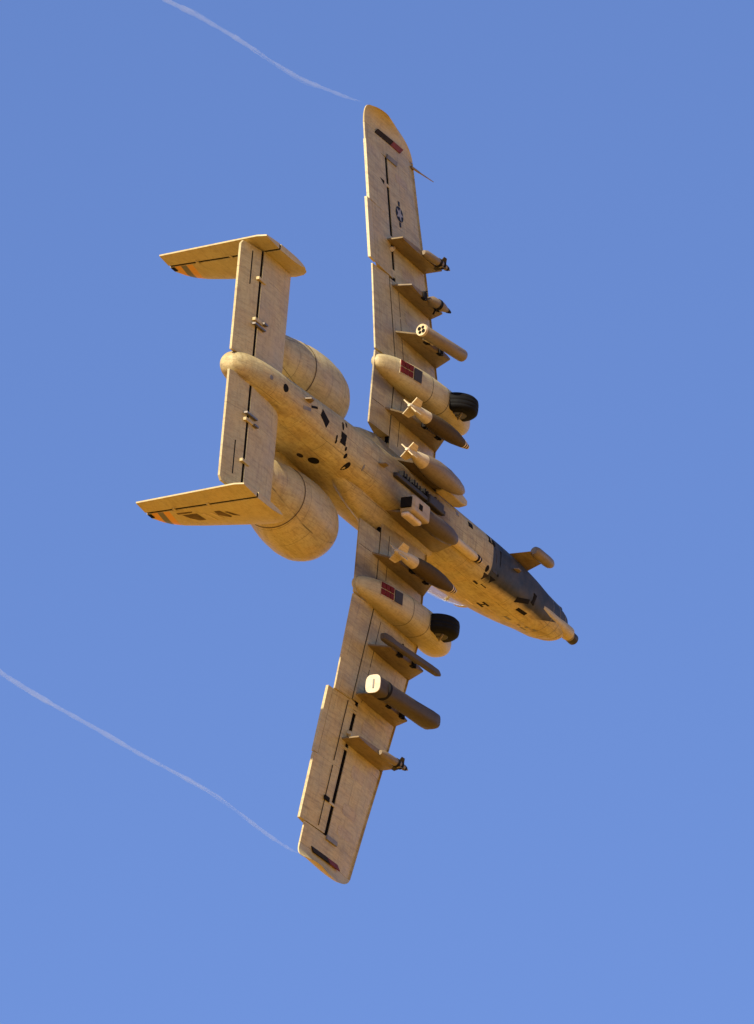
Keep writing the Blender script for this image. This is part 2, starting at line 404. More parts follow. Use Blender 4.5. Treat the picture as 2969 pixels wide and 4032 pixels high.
    mb = MB().box(-2.16, -1.80, s * 4.84 - .12, s * 4.84 + .05, dz(4.84) - .03, dz(4.84) + .02); mb.build('flap_track_cover', M['skin'], jet, smooth=False, bevel=.01)
def wz_low(x, y): return af(fr(x, y), y, -1) + dz(y)
def wing_plate(x0, x1, y0, y1, mat='plate', name='access_panel', c=.05):
    pts = [(x0 + c, y0), (x1 - c, y0), (x1, y0 + c), (x1, y1 - c), (x1 - c, y1), (x0 + c, y1), (x0, y1 - c), (x0, y0 + c)]
    V = [(x, y, wz_low(x, y) - .004) for x, y in pts]; V2 = [(x, y, z + .01) for x, y, z in V]; n = len(V)
    return mk(name, V + V2, [tuple(range(n)), tuple(range(n, 2 * n))[::-1]] + [(i, (i + 1) % n, n + (i + 1) % n, n + i) for i in range(n)], M[mat], jet, smooth=False)
for s in (-1, 1):
    for yc, w_ in ((3.05, .16), (4.05, .15), (5.08, .14), (6.05, .13), (6.85, .12), (7.3, .10)):
        if s < 0 and 6.0 < yc < 6.9: continue
        wing_plate(-1.50, -.92, s * yc - w_, s * yc + w_)
    for yc in (1.25, 2.05): wing_plate(-1.62, -.85, s * yc - .12, s * yc + .12)
    for ya, yb_ in ((1.0, 2.0), (2.9, 3.9), (3.95, 4.66)): wing_plate(-1.735, -1.722, min(s * ya, s * yb_), max(s * ya, s * yb_), 'soot_and_shade', 'skin_joint', 0.0)
    for ya, yb_ in ((4.8, 6.1), (6.2, 7.5)): wing_plate(-2.235, -2.222, min(s * ya, s * yb_), max(s * ya, s * yb_), 'soot_and_shade', 'skin_joint', 0.0)
    wing_plate(-2.90, -2.42, s * 1.62 - .004, s * 1.62 + .004, 'soot_and_shade', 'skin_joint', 0.0)
    wing_plate(-.72, -.62, s * 3.02 - .05, s * 3.02 + .05, 'hole', 'drain_opening', .03)
# insignia under the starboard wing: disc, star, bars
def wz_low(x, y): return af(fr(x, y), y, -1) + dz(y)
def decal(pts, name, mat, lift):
    V = [(x, y, wz_low(x, y) - lift) for x, y in pts]; V2 = [(x, y, z + .002) for x, y, z in V]; n = len(V)
    return mk(name, V + V2, [tuple(range(n)), tuple(range(n, 2 * n))[::-1]] + [(i, (i + 1) % n, n + (i + 1) % n, n + i) for i in range(n)], mat, jet, smooth=False)
ic = (-1.42, -6.46); ir = .175
def rot(px, py): return (ic[0] + px, ic[1] + py)
decal([rot(ir * math.cos(t), ir * math.sin(t)) for t in [2 * math.pi * k / 28 for k in range(28)]], 'insignia_disc', M['navy'], .006)
decal([rot(.04 if k in (0, 3) else -.04, .30 if k > 1 else .19) for k in (0, 1, 2, 3)], 'insignia_bar', M['navy'], .006)
decal([rot(.04 if k in (0, 3) else -.04, -.30 if k > 1 else -.19) for k in (0, 1, 2, 3)], 'insignia_bar', M['navy'], .006)
decal([rot((ir * .98 if k % 2 == 0 else ir * .40) * math.cos(2 * math.pi * k / 10), (ir * .98 if k % 2 == 0 else ir * .40) * math.sin(2 * math.pi * k / 10)) for k in range(10)], 'insignia_star', M['greywhite'], .010)
# pitot tube ahead of the starboard wing
mb = MB().tube((-.62, -7.93, dz(7.93) + .0), (-.30, -7.93, dz(7.93) - .03), .028, .022).tube((-.30, -7.93, dz(7.93) - .03), (.22, -7.93, dz(7.93) - .10), .018, .008)
mb.build('pitot_tube', M['tan'], jet)

# ------------------------------------------------------------------ fuselage
FS = [  # x, half width, z bottom, z top, squareness
    (-8.86, .04, .05, .13, 2.0), (-8.84, .13, -.04, .22, 2.0), (-8.76, .22, -.13, .30, 2.0), (-8.60, .295, -.22, .36, 2.0), (-8.3, .345, -.32, .40, 2.1),
    (-7.9, .375, -.40, .44, 2.2), (-7.4, .39, -.45, .55, 2.3), (-6.8, .43, -.46, .72, 2.4), (-5.9, .50, -.45, .93, 2.6), (-5.0, .56, -.45, 1.08, 2.8),
    (-4.0, .60, -.44, 1.16, 3.0), (-3.0, .62, -.46, 1.20, 3.1), (-1.5, .62, -.47, 1.22, 3.2), (0, .62, -.47, 1.2, 3.2), (1.5, .62, -.48, 1.15, 3.0),
    (2.5, .61, -.49, 1.05, 2.9), (3.4, .58, -.49, .95, 2.7), (4.2, .53, -.46, .82, 2.5), (4.9, .45, -.40, .66, 2.4), (5.4, .41, -.365, .56, 2.4),
    (5.66, .36, -.33, .46, 2.4), (5.84, .32, -.30, .40, 2.3), (5.94, .26, -.24, .32, 2.2), (6.00, .16, -.14, .22, 2.1), (6.02, .05, -.02, .10, 2.0)]
def smooth_tab(tab, k, n=3):
    out = []
    for i in range(len(tab) - 1):
        for q in range(n):
            t = q / n
            p0 = tab[max(i - 1, 0)]; p1 = tab[i]; p2 = tab[i + 1]; p3 = tab[min(i + 2, len(tab) - 1)]
            row = [p1[0] + (p2[0] - p1[0]) * t]
            for c in range(1, k):
                a0, a1, a2, a3 = p0[c], p1[c], p2[c], p3[c]
                h = p2[0] - p1[0]
                m1 = (a2 - a0) / max(1e-6, p2[0] - p0[0]) * h; m2 = (a3 - a1) / max(1e-6, p3[0] - p1[0]) * h
                row.append((2 * t**3 - 3 * t**2 + 1) * a1 + (t**3 - 2 * t**2 + t) * m1 + (-2 * t**3 + 3 * t**2) * a2 + (t**3 - t**2) * m2)
            out.append(tuple(row))
    out.append(tab[-1]); return out
FSS = smooth_tab(FS, 5)
def sec(x, w, zb, zt, e, n=56):
    zc = (zb + zt) / 2; h = (zt - zb) / 2; r = []
    for k in range(n):
        t = 2 * math.pi * k / n; c, s_ = math.cos(t), math.sin(t)
        r.append((x, w * math.copysign(abs(c) ** (2 / e), c), zc + h * math.copysign(abs(s_) ** (2 / e), s_)))
    return r
V, Fc = loft([sec(*a) for a in FSS]); fus = mk('fuselage', V, Fc, M['fus'], jet, ang=60)
def zbot(x): return interp([(a[0], a[2]) for a in FSS], x)
def hw(x): return interp([(a[0], a[1]) for a in FSS], x)
def zsurf(x, y):
    a = [interp([(q[0], q[i]) for q in FSS], x) for i in range(5)]; a[0] = x
    zc = (a[2] + a[3]) / 2; h = (a[3] - a[2]) / 2
    return zc - h * max(0, 1 - (abs(y) / a[1]) ** a[4]) ** (1 / a[4])
def belly(name, x, y, lx, ly, mat, kind='oval', lift=.006, n=14, rotd=0.0):
    pts = []
    if kind == 'oval': pts = [(math.cos(2 * math.pi * k / n) * lx, math.sin(2 * math.pi * k / n) * ly) for k in range(n)]
    else: pts = [(lx, ly), (-lx, ly), (-lx, -ly), (lx, -ly)]
    c, s_ = math.cos(rotd), math.sin(rotd)
    P2 = [(x + a * c - b2 * s_, y + a * s_ + b2 * c) for a, b2 in pts]
    cx = (x, y, zsurf(x, y) - lift)
    V = [(a, b2, zsurf(a, b2) - lift) for a, b2 in P2] + [cx] ; m_ = len(P2)
    V += [(v[0], v[1], v[2] + .004 + lift) for v in V[:m_]]
    Fc = [(i, (i + 1) % m_, m_) for i in range(m_)] + [(i, (i + 1) % m_, m_ + 1 + (i + 1) % m_, m_ + 1 + i) for i in range(m_)]
    return mk(name, V, Fc, mat, fus, smooth=False)
belly('vent_hole', -7.30, .04, .10, .085, M['hole'])
belly('vent_hole', -5.58, .0, .17, .10, M['hole'], 'rect', rotd=.5)
belly('vent_hole', -4.72, .10, .12, .12, M['hole'], 'rect')
belly('vent_hole', -4.20, .47, .08, .07, M['hole'])
belly('vent_hole', -4.45, .36, .05, .05, M['hole'])
belly('vent_hole', -4.55, .25, .035, .045, M['hole'])
belly('vent_hole', -4.98, .26, .03, .045, M['hole'])
belly('vent_hole', -5.00, .18, .03, .05, M['hole'])
belly('vent_hole', -4.78, -.16, .04, .09, M['hole'])
belly('vent_hole', -4.62, -.25, .03, .06, M['hole'])
belly('vent_hole', -3.72, .33, .03, .07, M['greymark'])
belly('vent_hole', -7.85, .03, .06, .05, M['greymark'])
belly('access_plate', -6.35, .10, .16, .035, M['greymark'], 'rect', rotd=-.2)
belly('access_plate', -6.05, -.05, .14, .025, M['hole'], 'rect', rotd=-.3)
for x, y, a, b2 in ((.35, -.30, .06, .05), (.95, -.28, .10, .055), (1.85, -.33, .08, .09), (2.2, .48, .12, .08)):
    belly('access_plate', x, y, a, b2, M['hole'] if x > .5 else M['greymark'], 'rect')
# side vent (port flank of the rear fuselage)
def flank(name, x, z, lx, lz, mat, kind='oval', s=1):
    def ys(x, z):
        a = [interp([(q[0], q[i]) for q in FSS], x) for i in range(5)]
        zc = (a[2] + a[3]) / 2; h = (a[3] - a[2]) / 2
        return s * (a[1] * max(0, 1 - (abs(z - zc) / h) ** a[4]) ** (1 / a[4]) + .006)
    n = 14
    pts = [(x + math.cos(2 * math.pi * k / n) * lx, z + math.sin(2 * math.pi * k / n) * lz) for k in range(n)] if kind == 'oval' else [(x + lx, z + lz), (x - lx, z + lz), (x - lx, z - lz), (x + lx, z - lz)]
    m_ = len(pts); V = [(a, ys(a, b2), b2) for a, b2 in pts] + [(a, ys(a, b2) - s * .02, b2) for a, b2 in pts]
    Fc = [tuple(range(m_))] + [(i, (i + 1) % m_, m_ + (i + 1) % m_, m_ + i) for i in range(m_)]
    return mk(name, V, Fc, mat, fus, smooth=False)
flank('vent_hole', -4.85, .14, .15, .11, M['hole'])
flank('vent_hole', -5.15, .30, .10, .06, M['soot_and_shade'])
# marks on the port nose flank
for x, z, a, b2 in ((3.02, .30, .13, .022), (3.02, .16, .13, .022), (3.02, .23, .02, .08), (3.95, .12, .12, .03), (4.72, .16, .11, .02), (4.68, .05, .05, .03), (4.95, .0, .07, .025), (4.45, .12, .05, .02)):
    flank('stencil_mark', x, z, a, b2, M['greymark'] if x > 3.5 else M['blackmark'], 'rect')
flank('stencil_mark', 2.80, .44, .16, .018, M['nosering'], 'rect')
# wing root fillets and nacelle shoulders
for s in (-1, 1):
    rings = []
    for x, w, zb, zt in ((-4.5, .40, -.05, .30), (-3.9, .62, -.14, .36), (-3.2, .86, -.15, .42), (-2.5, 1.02, -.12, .42), (-1.5, 1.0, -.14, .46), (-.6, .90, -.15, .42), (.1, .72, -.12, .34), (.5, .50, -.05, .2)):
        zc = (zb + zt) / 2; h = (zt - zb) / 2
        rings.append([(x, s * (.3 + (w - .3) * math.copysign(abs(math.cos(t)) ** .8, math.cos(t)) if math.cos(t) > 0 else .3), zc + h * math.sin(t)) for t in [2 * math.pi * k / 24 for k in range(24)]])
    V, Fc = loft(rings); mk('wing_fillet', V, Fc, M['fus'], fus, ang=60)
# nose: gun trough, barrels, refuelling lip
gun = MB().tube((4.5, .12, -.32), (6.10, .07, -.175), .11, .155, 24).build('gun_fairing', M['skin'], jet)
gb = rev('gun_barrel_shroud', [(0, .13), (.55, .115), (.56, .10)], (5.78, .06, -.17), (6.34, .06, -.12), M['tan'], jet)
for xj in (5.00, 5.36, 5.68):
    q = [interp([(a_[0], a_[i]) for a_ in FSS], xj) for i in range(5)]
    zc_ = (q[2] + q[3]) / 2; V, Fc = loft([[(p[0], p[1] * 1.004, zc_ + (p[2] - zc_) * 1.004) for p in sec(xj + dx, q[1], q[2], q[3], q[4])] for dx in (-.008, .008)], False)
    mk('nose_joint', V, Fc, M['greymark'], fus)
for k in range(7):
    t = 2 * math.pi * k / 7
    MB().tube((6.18, .06 + .062 * math.cos(t), -.14 + .062 * math.sin(t)), (6.46, .06 + .062 * math.cos(t), -.115 + .062 * math.sin(t)), .024, .024, 10).build('gun_barrel', M['gunmetal'], gb)
rev('muzzle_clamp', [(0, .11), (.02, .122), (.19, .122), (.21, .10)], (6.28, .06, -.13), (6.5, .06, -.115), M['gunmetal'], gb)
mb = MB().box(5.30, 5.74, -.36, -.14, -.22, .18); mb.build('nose_step', M['dark'], jet, bevel=.05)
mb = MB().box(5.66, 5.86, -.30, -.06, -.16, .18); mb.build('nose_bumper', M['tan'], jet, bevel=.04)
for x, y, lx, ly, rr in ((3.58, .36, .24, .045, -.27), (3.98, .18, .07, .11, .1)):
    belly('gun_gas_vent', x, y, lx, ly, M['hole'], 'rect', rotd=rr, lift=.012)
flank('gun_gas_vent', 3.86, -.24, .20, .035, M['hole'], 'rect')
belly('belly_vent', 2.01, -.30, .07, .08, M['hole']); belly('belly_vent', 1.85, .33, .06, .07, M['hole'])
belly('belly_hatch', 1.93, .50, .10, .08, M['soot_and_shade'], 'rect', lift=.012)
belly('nose_gear_door', 2.32, .05, .03, .28, M['blackmark'], 'rect', lift=.010)
belly('nose_gear_door', 2.16, .05, .09, .26, M['dark'], 'rect', lift=.008)
# belly fairing with ringed sensor nose
rings = []
for x, r in ((-.2, .02), (0.0, .07), (.3, .10), (.8, .10), (1.15, .09), (1.25, .07)):
    rings.append([(x, .34 + r * math.cos(t), -.47 + r * 1.1 * math.sin(t)) for t in [2 * math.pi * k / 16 for k in range(16)]])
V, Fc = loft(rings); bf = mk('belly_fairing', V, Fc, M['light'], jet)
rev('sensor_ring', [(0, .07), (.01, .085), (.05, .085), (.06, .07)], (1.22, .34, -.49), (1.4, .34, -.49), M['blackmark'], bf, n=18)
rev('sensor_ring', [(0, .07), (.04, .07), (.05, .068)], (1.28, .34, -.49), (1.4, .34, -.49), M['nosering'], bf, n=18)
rev('sensor_ring', [(0, .06), (.01, .075), (.05, .072), (.06, .05)], (1.33, .34, -.49), (1.5, .34, -.49), M['blackmark'], bf, n=18)
rev('sensor_tip', [(0, .05), (.05, .035), (.12, .012)], (1.39, .34, -.49), (1.6, .34, -.49), M['nosering'], bf, n=14)
# cockpit: canopy glass, frame, seat
rings = []
for x, w, h in ((1.15, .12, .10), (1.35, .30, .34), (1.8, .40, .56), (2.4, .44, .68), (3.0, .43, .66), (3.5, .38, .52), (3.9, .30, .32), (4.2, .14, .10)):
    zb = interp([(q[0], q[3]) for q in FSS], x) - .16
    rings.append([(x, w * math.cos(t), zb + (h + .06) * max(0, math.sin(t)) ** .8) for t in [math.pi * k / 18 for k in range(19)]])
V, Fc = loft(rings, True); cp = mk('canopy', V, Fc, M['glass'], jet, ang=60)
for xf in (1.8, 3.5):
    i = {1.8: 2, 3.5: 5}[xf]; rg = rings[i]; c0 = (xf, 0, rg[0][2])
    a = [(p[0] - .04, p[1] * 1.02, p[2] + .01) for p in rg]; b2 = [(p[0] + .04, p[1] * 1.02, p[2] + .01) for p in rg]
    a2 = [(p[0] - .04, p[1] * .95, p[2] - .02) for p in rg]; b3 = [(p[0] + .04, p[1] * .95, p[2] - .02) for p in rg]
    n = len(rg); V = a + b2 + b3 + a2; Fc = []
    for j in range(n - 1):
        for u, w in ((0, 1), (1, 2), (2, 3), (3, 0)): Fc.append((u * n + j, u * n + j + 1, w * n + j + 1, w * n + j))
    mk('canopy_frame', V, Fc, M['skin'], cp)
mb = MB().box(1.95, 2.10, -.20, .20, .9, 1.62).box(2.0, 2.5, -.2, .2, .9, 1.02).box(1.9, 2.08, -.12, .12, 1.55, 1.68)
mb.build('ejection_seat', M['seat'], jet, bevel=.03)
# laser spot seeker pylon and pod beside the nose
sp = MB()
V, Fc = loft([[(3.02, -.50, -.05), (3.50, -.575, -.05), (4.10, -.49, -.05), (3.50, -.46, -.05)],
              [(3.38, -.66, -.60), (3.68, -.71, -.60), (4.02, -.66, -.60), (3.68, -.61, -.60)]])
spy = mk('seeker_pylon', [(v[0], v[1], v[2]) for v in V], Fc, M['pylon'], jet, bevel=.012)
rev('seeker_pod', [(0, .07), (.04, .105), (.12, .12), (.60, .12), (.72, .11), (.80, .08), (.83, .03)], (3.42, -.68, -.66), (4.3, -.68, -.66), M['tan'], jet)
# blade antennas
for x, y, h in ((-3.2, .0, .16), (-6.5, -.08, .14), (2.9, -.1, .10)):
    zz = zsurf(x, y); mb = MB().plate([(x, y, zz + .02), (x + .28, y, zz + .02), (x + .16, y, zz - h), (x + .04, y, zz - h)], (0, .02, 0)); mb.build('blade_antenna', M['tan'], fus, smooth=False)
# belly chaff row: dark trough with a comb of clips
tr = MB().box(-2.55, -.35, -.05, .05, -.56, -.44).build('centre_rack', M['dark'], jet, bevel=.02)
for k in range(11):
    x = -2.30 + k * .16
    MB().box(x - .03, x + .03, -.16, -.05, -.58 + .02 * (k % 3), -.44).build('rack_clip', M['blackmark'], tr, smooth=False)
MB().box(-1.15, -.5, -.13, .09, -.60, -.45).build('rack_housing', M['dark'], tr, bevel=.03)

# ------------------------------------------------------------------ tail
ZT = -.07
def tp_ring(y, x0, x1, t0, t1, defl=0.0, xh=0):
    """symmetric section from x0 (front) to x1 (rear), half thicknesses along it"""
    n = 8; up = []; lo = []
    for k in range(n + 1):
        q = k / n; x = x0 + (x1 - x0) * q
        if t0 == 0: h = t1 * math.sqrt(min(1, q * 2.2)) if q < .455 else t1
        else: h = t0 + (t1 - t0) * q
        up.append((x, h)); lo.append((x, -h))
    rg = up + (lo[::-1][:-1] if t0 == 0 else lo[::-1])
    c, s_ = math.cos(defl), math.sin(defl)
    return [(xh + (x - xh) * c - z * s_ if defl else x, y, ZT + ((x - xh) * s_ + z * c if defl else z)) for x, z in rg]
V, Fc = loft([tp_ring(y, -6.84, -8.16, 0, .085) for y in (-2.66, -1.3, 0, 1.3, 2.66)]); tpl = mk('tailplane', V, Fc, M['tail'], jet)
MB().box(-8.23, -8.155, -2.64, 2.64, ZT - .068, ZT + .06).build('hinge_shade_strip', M['slot_shade'], jet, smooth=False)
for s in (-1, 1):
    rg = []
    for y, ex in ((.22, 0), (1.3, 0), (2.55, 0), (2.64, .10)):
        rg.append(tp_ring(s * y, -8.235, -8.90 + ex * .7, .078, .026, R(-6), -8.16))
    V, Fc = loft(rg); el = mk('elevator', V, Fc, M['tail'], jet)
    for y in (1.10, 2.0):
        MB().box(-8.34, -8.02, s * y - .035, s * y + .035, ZT - .12, ZT - .04).build('hinge_bracket', M['skin'], jet, smooth=False, bevel=.01)
    MB().box(-8.38, -7.92, s * .98 - .018, s * .98 + .018, ZT - .155, ZT - .08).box(-8.02, -7.86, s * 1.12 - .02, s * 1.12 + .02, ZT - .16, ZT - .08).build('control_horn', M['steel'], jet, smooth=False)
    MB().plate([(-8.69, s * 1.72, ZT - .120), (-8.675, s * 1.72, ZT - .120), (-8.675, s * 2.45, ZT - .120), (-8.69, s * 2.45, ZT - .120)], (0, 0, .02)).build('tab_joint', M['slot_shade'], el, smooth=False)
    # fin: fixed part + rudder, standing on the tailplane tip and reaching below it
    yf = s * 2.73
    def finloft(name, outline_fn, mat, parent, th):
        zs = [-.50, -.42, -.30, -.1, .3, .8, 1.3, 1.7, 1.9, 2.02, 2.12]
        rg = []
        for z in zs:
            x0, x1 = outline_fn(z); c = x0 - x1; n = 8
            up = []; lo = []
            for k in range(n + 1):
                q = k / n; h = th(q, z)
                up.append((x0 - c * q, yf + h, z)); lo.append((x0 - c * q, yf - h, z))
            rg.append(up + lo[::-1][(0 if th(0, 0) > 0 else 0):])
        V, Fc = loft(rg); return mk(name, V, Fc, mat, parent)
    def le(z): return interp([(-.50, -7.05), (-.42, -6.83), (-.30, -6.72), (-.1, -6.68), (.3, -6.76), (1.3, -6.98), (1.7, -7.10), (1.9, -7.22), (2.02, -7.38), (2.12, -7.62)], z)
    HR = lambda z: interp([(-.5, -8.13), (2.12, -8.0)], z)
    TE = lambda z: interp([(-.5, -8.74), (-.3, -8.78), (2.12, -8.46)], z)
    fin = finloft('tail_fin', lambda z: (le(z), HR(z) + .02), M['fin'], jet, lambda q, z: .004 + .062 * math.sqrt(min(1, q * 2.4)))
    rud = finloft('rudder', lambda z: (HR(z) - .047, TE(z)), M['fin'], jet, lambda q, z: .058 - .042 * q)
    MB().add(*loft([[(HR(z) + .018, yf - .05, z), (HR(z) + .018, yf + .05, z), (HR(z) - .045, yf + .05, z), (HR(z) - .045, yf - .05, z)] for z in (-.49, 2.1)])).build('hinge_shade_strip', M['slot_shade'], jet, smooth=False)
    for z in (.65, 1.45):
        MB().box(HR(z) - .08, HR(z) + .08, yf - .075, yf + .075, z - .03, z + .03).build('hinge_bracket', M['skin'], jet, smooth=False, bevel=.01)
    MB().box(-7.97, -7.80, yf - .082, yf + .082, 2.03, 2.10).build('fin_light', M['hole'], fin, smooth=False)
# port fin outer face: squadron lettering and badge
yo = 2.73 + .068
def mark(pts, mat, name='tail_marking'):
    MB().plate([(x, yo, z) for x, z in pts], (0, .004, 0)).build(name, mat, jet, smooth=False)
mark([(-7.86, 1.50), (-7.80, 1.50), (-7.80, 1.18), (-7.86, 1.14)], M['marking'])
mark([(-7.74, 1.42), (-7.56, 1.34), (-7.40, 1.20), (-7.40, 1.06), (-7.74, 1.10)], M['marking'])
mark([(-7.70, 1.02), (-7.36, .90), (-7.30, .82), (-7.72, .94)], M['light'])
mark([(-7.72, .84), (-7.36, .72), (-7.36, .66), (-7.72, .78)], M['light'])
mark([(-7.74, .70), (-7.55, .70), (-7.38, .50), (-7.42, .46), (-7.74, .58)], M['marking'])
mark([(-7.66, .50), (-7.46, .40), (-7.40, .28), (-7.66, .44)], M['marking'])

# ------------------------------------------------------------------ engines
for s in (-1, 1):
    a = (-6.25, s * 1.38, .74); f = (-3.25, s * 1.41, .985)
    prof = [(0.55, .56), (1.0, .66), (1.5, .76), (2.0, .80), (2.45, .80), (2.75, .755), (2.97, .665), (3.10, .55), (3.08, .50), (2.95, .47), (2.8, .46), (2.2, .48), (2.0, .47)]
    L = rev_rings(prof, a, f, 40); V, Fc = loft(L, False)
    nac = mk('engine_nacelle', V, Fc, M['nac'], jet, ang=60)
    rev('fan_cowl', [(.28, .52), (.52, .575), (.95, .665), (1.0, .672)], a, f, M['nac'], nac, n=40, caps=False, ang=60)
    L = rev_rings([(.9, .50), (.3, .50), (-.02, .455), (-.05, .46), (-.03, .475), (.25, .525), (.55, .585)], a, f, 40); V, Fc = loft(L, False)
    mk('exhaust_nozzle', V, Fc, M['nac'], nac, ang=60)
    rev('exhaust_rim', [(-.05, .475), (-.085, .47), (-.09, .452), (-.05, .448)], a, f, M['bright'], nac, n=40, caps=False)
    rev('core_exhaust', [(.9, .34), (.2, .30), (-.25, .22), (-.26, .20), (.2, .2)], a, f, M['soot_and_shade'], nac, n=28, caps=False)
    rev('exhaust_plug', [(.3, .18), (-.3, .10), (-.5, .02)], a, f, M['soot_and_shade'], nac, n=20)
    rev('fan_disc', [(2.1, .47), (2.15, .47)], a, f, M['gunmetal'], nac, n=28)
    rev('spinner', [(2.15, .14), (2.4, .08), (2.5, .01)], a, f, M['soot_and_shade'], nac, n=18)
    rev('cowl_joint', [(1.125, .692), (1.128, .697), (1.143, .700), (1.147, .69)], a, f, M['seam'], nac, n=40, caps=False)
    D = (Vector(f) - Vector(a)).normalized(); uu = Vector((0, 1, 0)); ww_ = D.cross(uu)
    for t0, t1, q0, q1 in ((1.25, 2.35, 200, 262), (1.25, 2.35, 266, 330), (1.25, 2.35, 20, 84), (.55, 1.0, 210, 265), (.55, 1.0, 270, 320)):
        def rad(t): return interp([(.28, .52), (.52, .575), (.95, .665), (1.0, .68), (1.25, .712), (1.5, .76), (2.0, .80), (2.45, .80)], t) + .006
        nt_, nq = 6, 8; V = []; Fc = []
        for i in range(nt_ + 1):
            for k in range(nq + 1):
                t = t0 + (t1 - t0) * i / nt_; q = R(q0 + (q1 - q0) * k / nq)
                V.append(Vector(a) + D * t + (uu * math.cos(q) + ww_ * math.sin(q)) * (rad(t) - (.008 if i in (0, nt_) or k in (0, nq) else 0)))
        for i in range(nt_):
            for k in range(nq): Fc.append((i * (nq + 1) + k, i * (nq + 1) + k + 1, (i + 1) * (nq + 1) + k + 1, (i + 1) * (nq + 1) + k))
        mk('cowl_door', V, Fc, M['nac'], nac, ang=20)
    # nacelle pylon to the fuselage
    rg = []
    for y, x0, x1, t in ((.45, -3.7, -6.1, .17), (.95, -3.9, -6.0, .14), (1.2, -4.0, -5.9, .13)):
        n = 10; up = []; lo = []
        for k in range(n + 1):
            q = k / n; h = t * math.sin(math.pi * min(.98, max(.02, q)) ** .8) ** .6
            x = x0 + (x1 - x0) * q; up.append((x, s * y, .82 + h)); lo.append((x, s * y, .82 - h))
        rg.append(up + lo[::-1])
    V, Fc = loft(rg); mk('nacelle_pylon', V, Fc, M['nac'], jet)

# ------------------------------------------------------------------ main wheel pods
for s in (-1, 1):
    yc = s * 2.48
    P0 = [(-2.92, .03, .08, -.02), (-2.88, .12, .10, -.10), (-2.70, .20, .12, -.20), (-2.3, .27, .12, -.33), (-1.6, .33, .12, -.46), (-.9, .34, .12, -.54), (-.2, .34, .15, -.56),
          (.3, .33, .20, -.50), (.6, .29, .20, -.42), (.78, .22, .16, -.32), (.87, .12, .06, -.18), (.89, .03, -.04, -.10)]
    PS = smooth_tab(P0, 4)
    rg = []
    for x, w, zt, zb in PS:
        zc = (zt + zb) / 2; h = (zt - zb) / 2
        rg.append([(x, yc + w * math.copysign(abs(math.cos(t)) ** (2 / 2.5), math.cos(t)), zc + h * math.copysign(abs(math.sin(t)) ** (2 / 2.5), math.sin(t))) for t in [2 * math.pi * k / 32 for k in range(32)]])
    V, Fc = loft(rg); pod = mk('wheel_pod', V, Fc, M['skin'], jet, ang=60)
    def pz(x): return interp([(q[0], q[3]) for q in PS], x)
    # countermeasure dispenser: frame, cells, second empty bay
    fr0 = MB().plate([(-2.38, yc - .19, pz(-2.38) - .004), (-1.66, yc - .19, pz(-1.66) - .004), (-1.66, yc + .11, pz(-1.66) - .004), (-2.38, yc + .11, pz(-2.38) - .004)], (0, 0, .02))
    fr0.build('dispenser_tray', M['box'], pod, smooth=False)
    for i in range(3):
        for j in range(2):
            xa = -2.365 + i * .138; ya = yc - .18 + j * .143
            MB().plate([(xa, ya, pz(xa) - .016), (xa + .113, ya, pz(xa + .113) - .016), (xa + .113, ya + .118, pz(xa + .113) - .016), (xa, ya + .118, pz(xa) - .016)], (0, 0, .02)).build('dispenser_cell', M['red'], pod, smooth=False)
    MB().plate([(-1.93, yc - .17, pz(-1.93) - .014), (-1.68, yc - .17, pz(-1.68) - .014), (-1.68, yc + .09, pz(-1.68) - .014), (-1.93, yc + .09, pz(-1.93) - .014)], (0, 0, .02)).build('dispenser_bay', M['dark'], pod, smooth=False)
    for xj in (-1.25, -.62):
        q = [interp([(k_[0], k_[i]) for k_ in PS], xj) for i in range(4)]
        zc = (q[2] + q[3]) / 2; h = (q[2] - q[3]) / 2
        rg2 = [[(xx, yc + (q[1] + .003) * math.copysign(abs(math.cos(t)) ** .8, math.cos(t)), zc + (h + .003) * math.copysign(abs(math.sin(t)) ** .8, math.sin(t))) for t in [2 * math.pi * k / 32 for k in range(32)]] for xx in (xj - .007, xj + .007)]
        V, Fc = loft(rg2, False); mk('pod_joint', V, Fc, M['soot_and_shade'], pod)
    # half exposed main wheel
    wx, wz, wr, ww = (-.17, -.53, .43, .19)
    prof = [(-ww, .20), (-ww, .30), (-ww * .93, .37), (-ww * .7, .415), (-ww * .52, .424), (-ww * .48, .420), (-ww * .42, .420), (-ww * .38, .428), (-ww * .08, .430), (-ww * .05, .424), (ww * .05, .424), (ww * .08, .430), (ww * .38, .428), (ww * .42, .420), (ww * .48, .420), (ww * .52, .424), (ww * .7, .415), (ww * .93, .37), (ww, .30), (ww, .20)]
    n = 40
    rg = [[(wx + r * math.cos(2 * math.pi * k / n), yc + t, wz + r * math.sin(2 * math.pi * k / n)) for k in range(n)] for t, r in prof]
    V, Fc = loft(rg); tyre = mk('main_wheel', V, Fc, M['rubber'], jet, ang=60)
    for t in (-1, 1):
        rg = [[(wx + r * math.cos(2 * math.pi * k / 24), yc + t * (ww + e), wz + r * math.sin(2 * math.pi * k / 24)) for k in range(24)] for r, e in ((.20, .0), (.19, .012), (.07, -.02 + .035), (.05, .03))]
        V, Fc = loft(rg); mk('wheel_hub', V, Fc, M['gunmetal'], tyre)
    MB().tube((wx + .20, yc + .215, -.42), (wx - .12, yc + .215, -.70), .026, .020).build('gear_strut', M['tan'], jet)

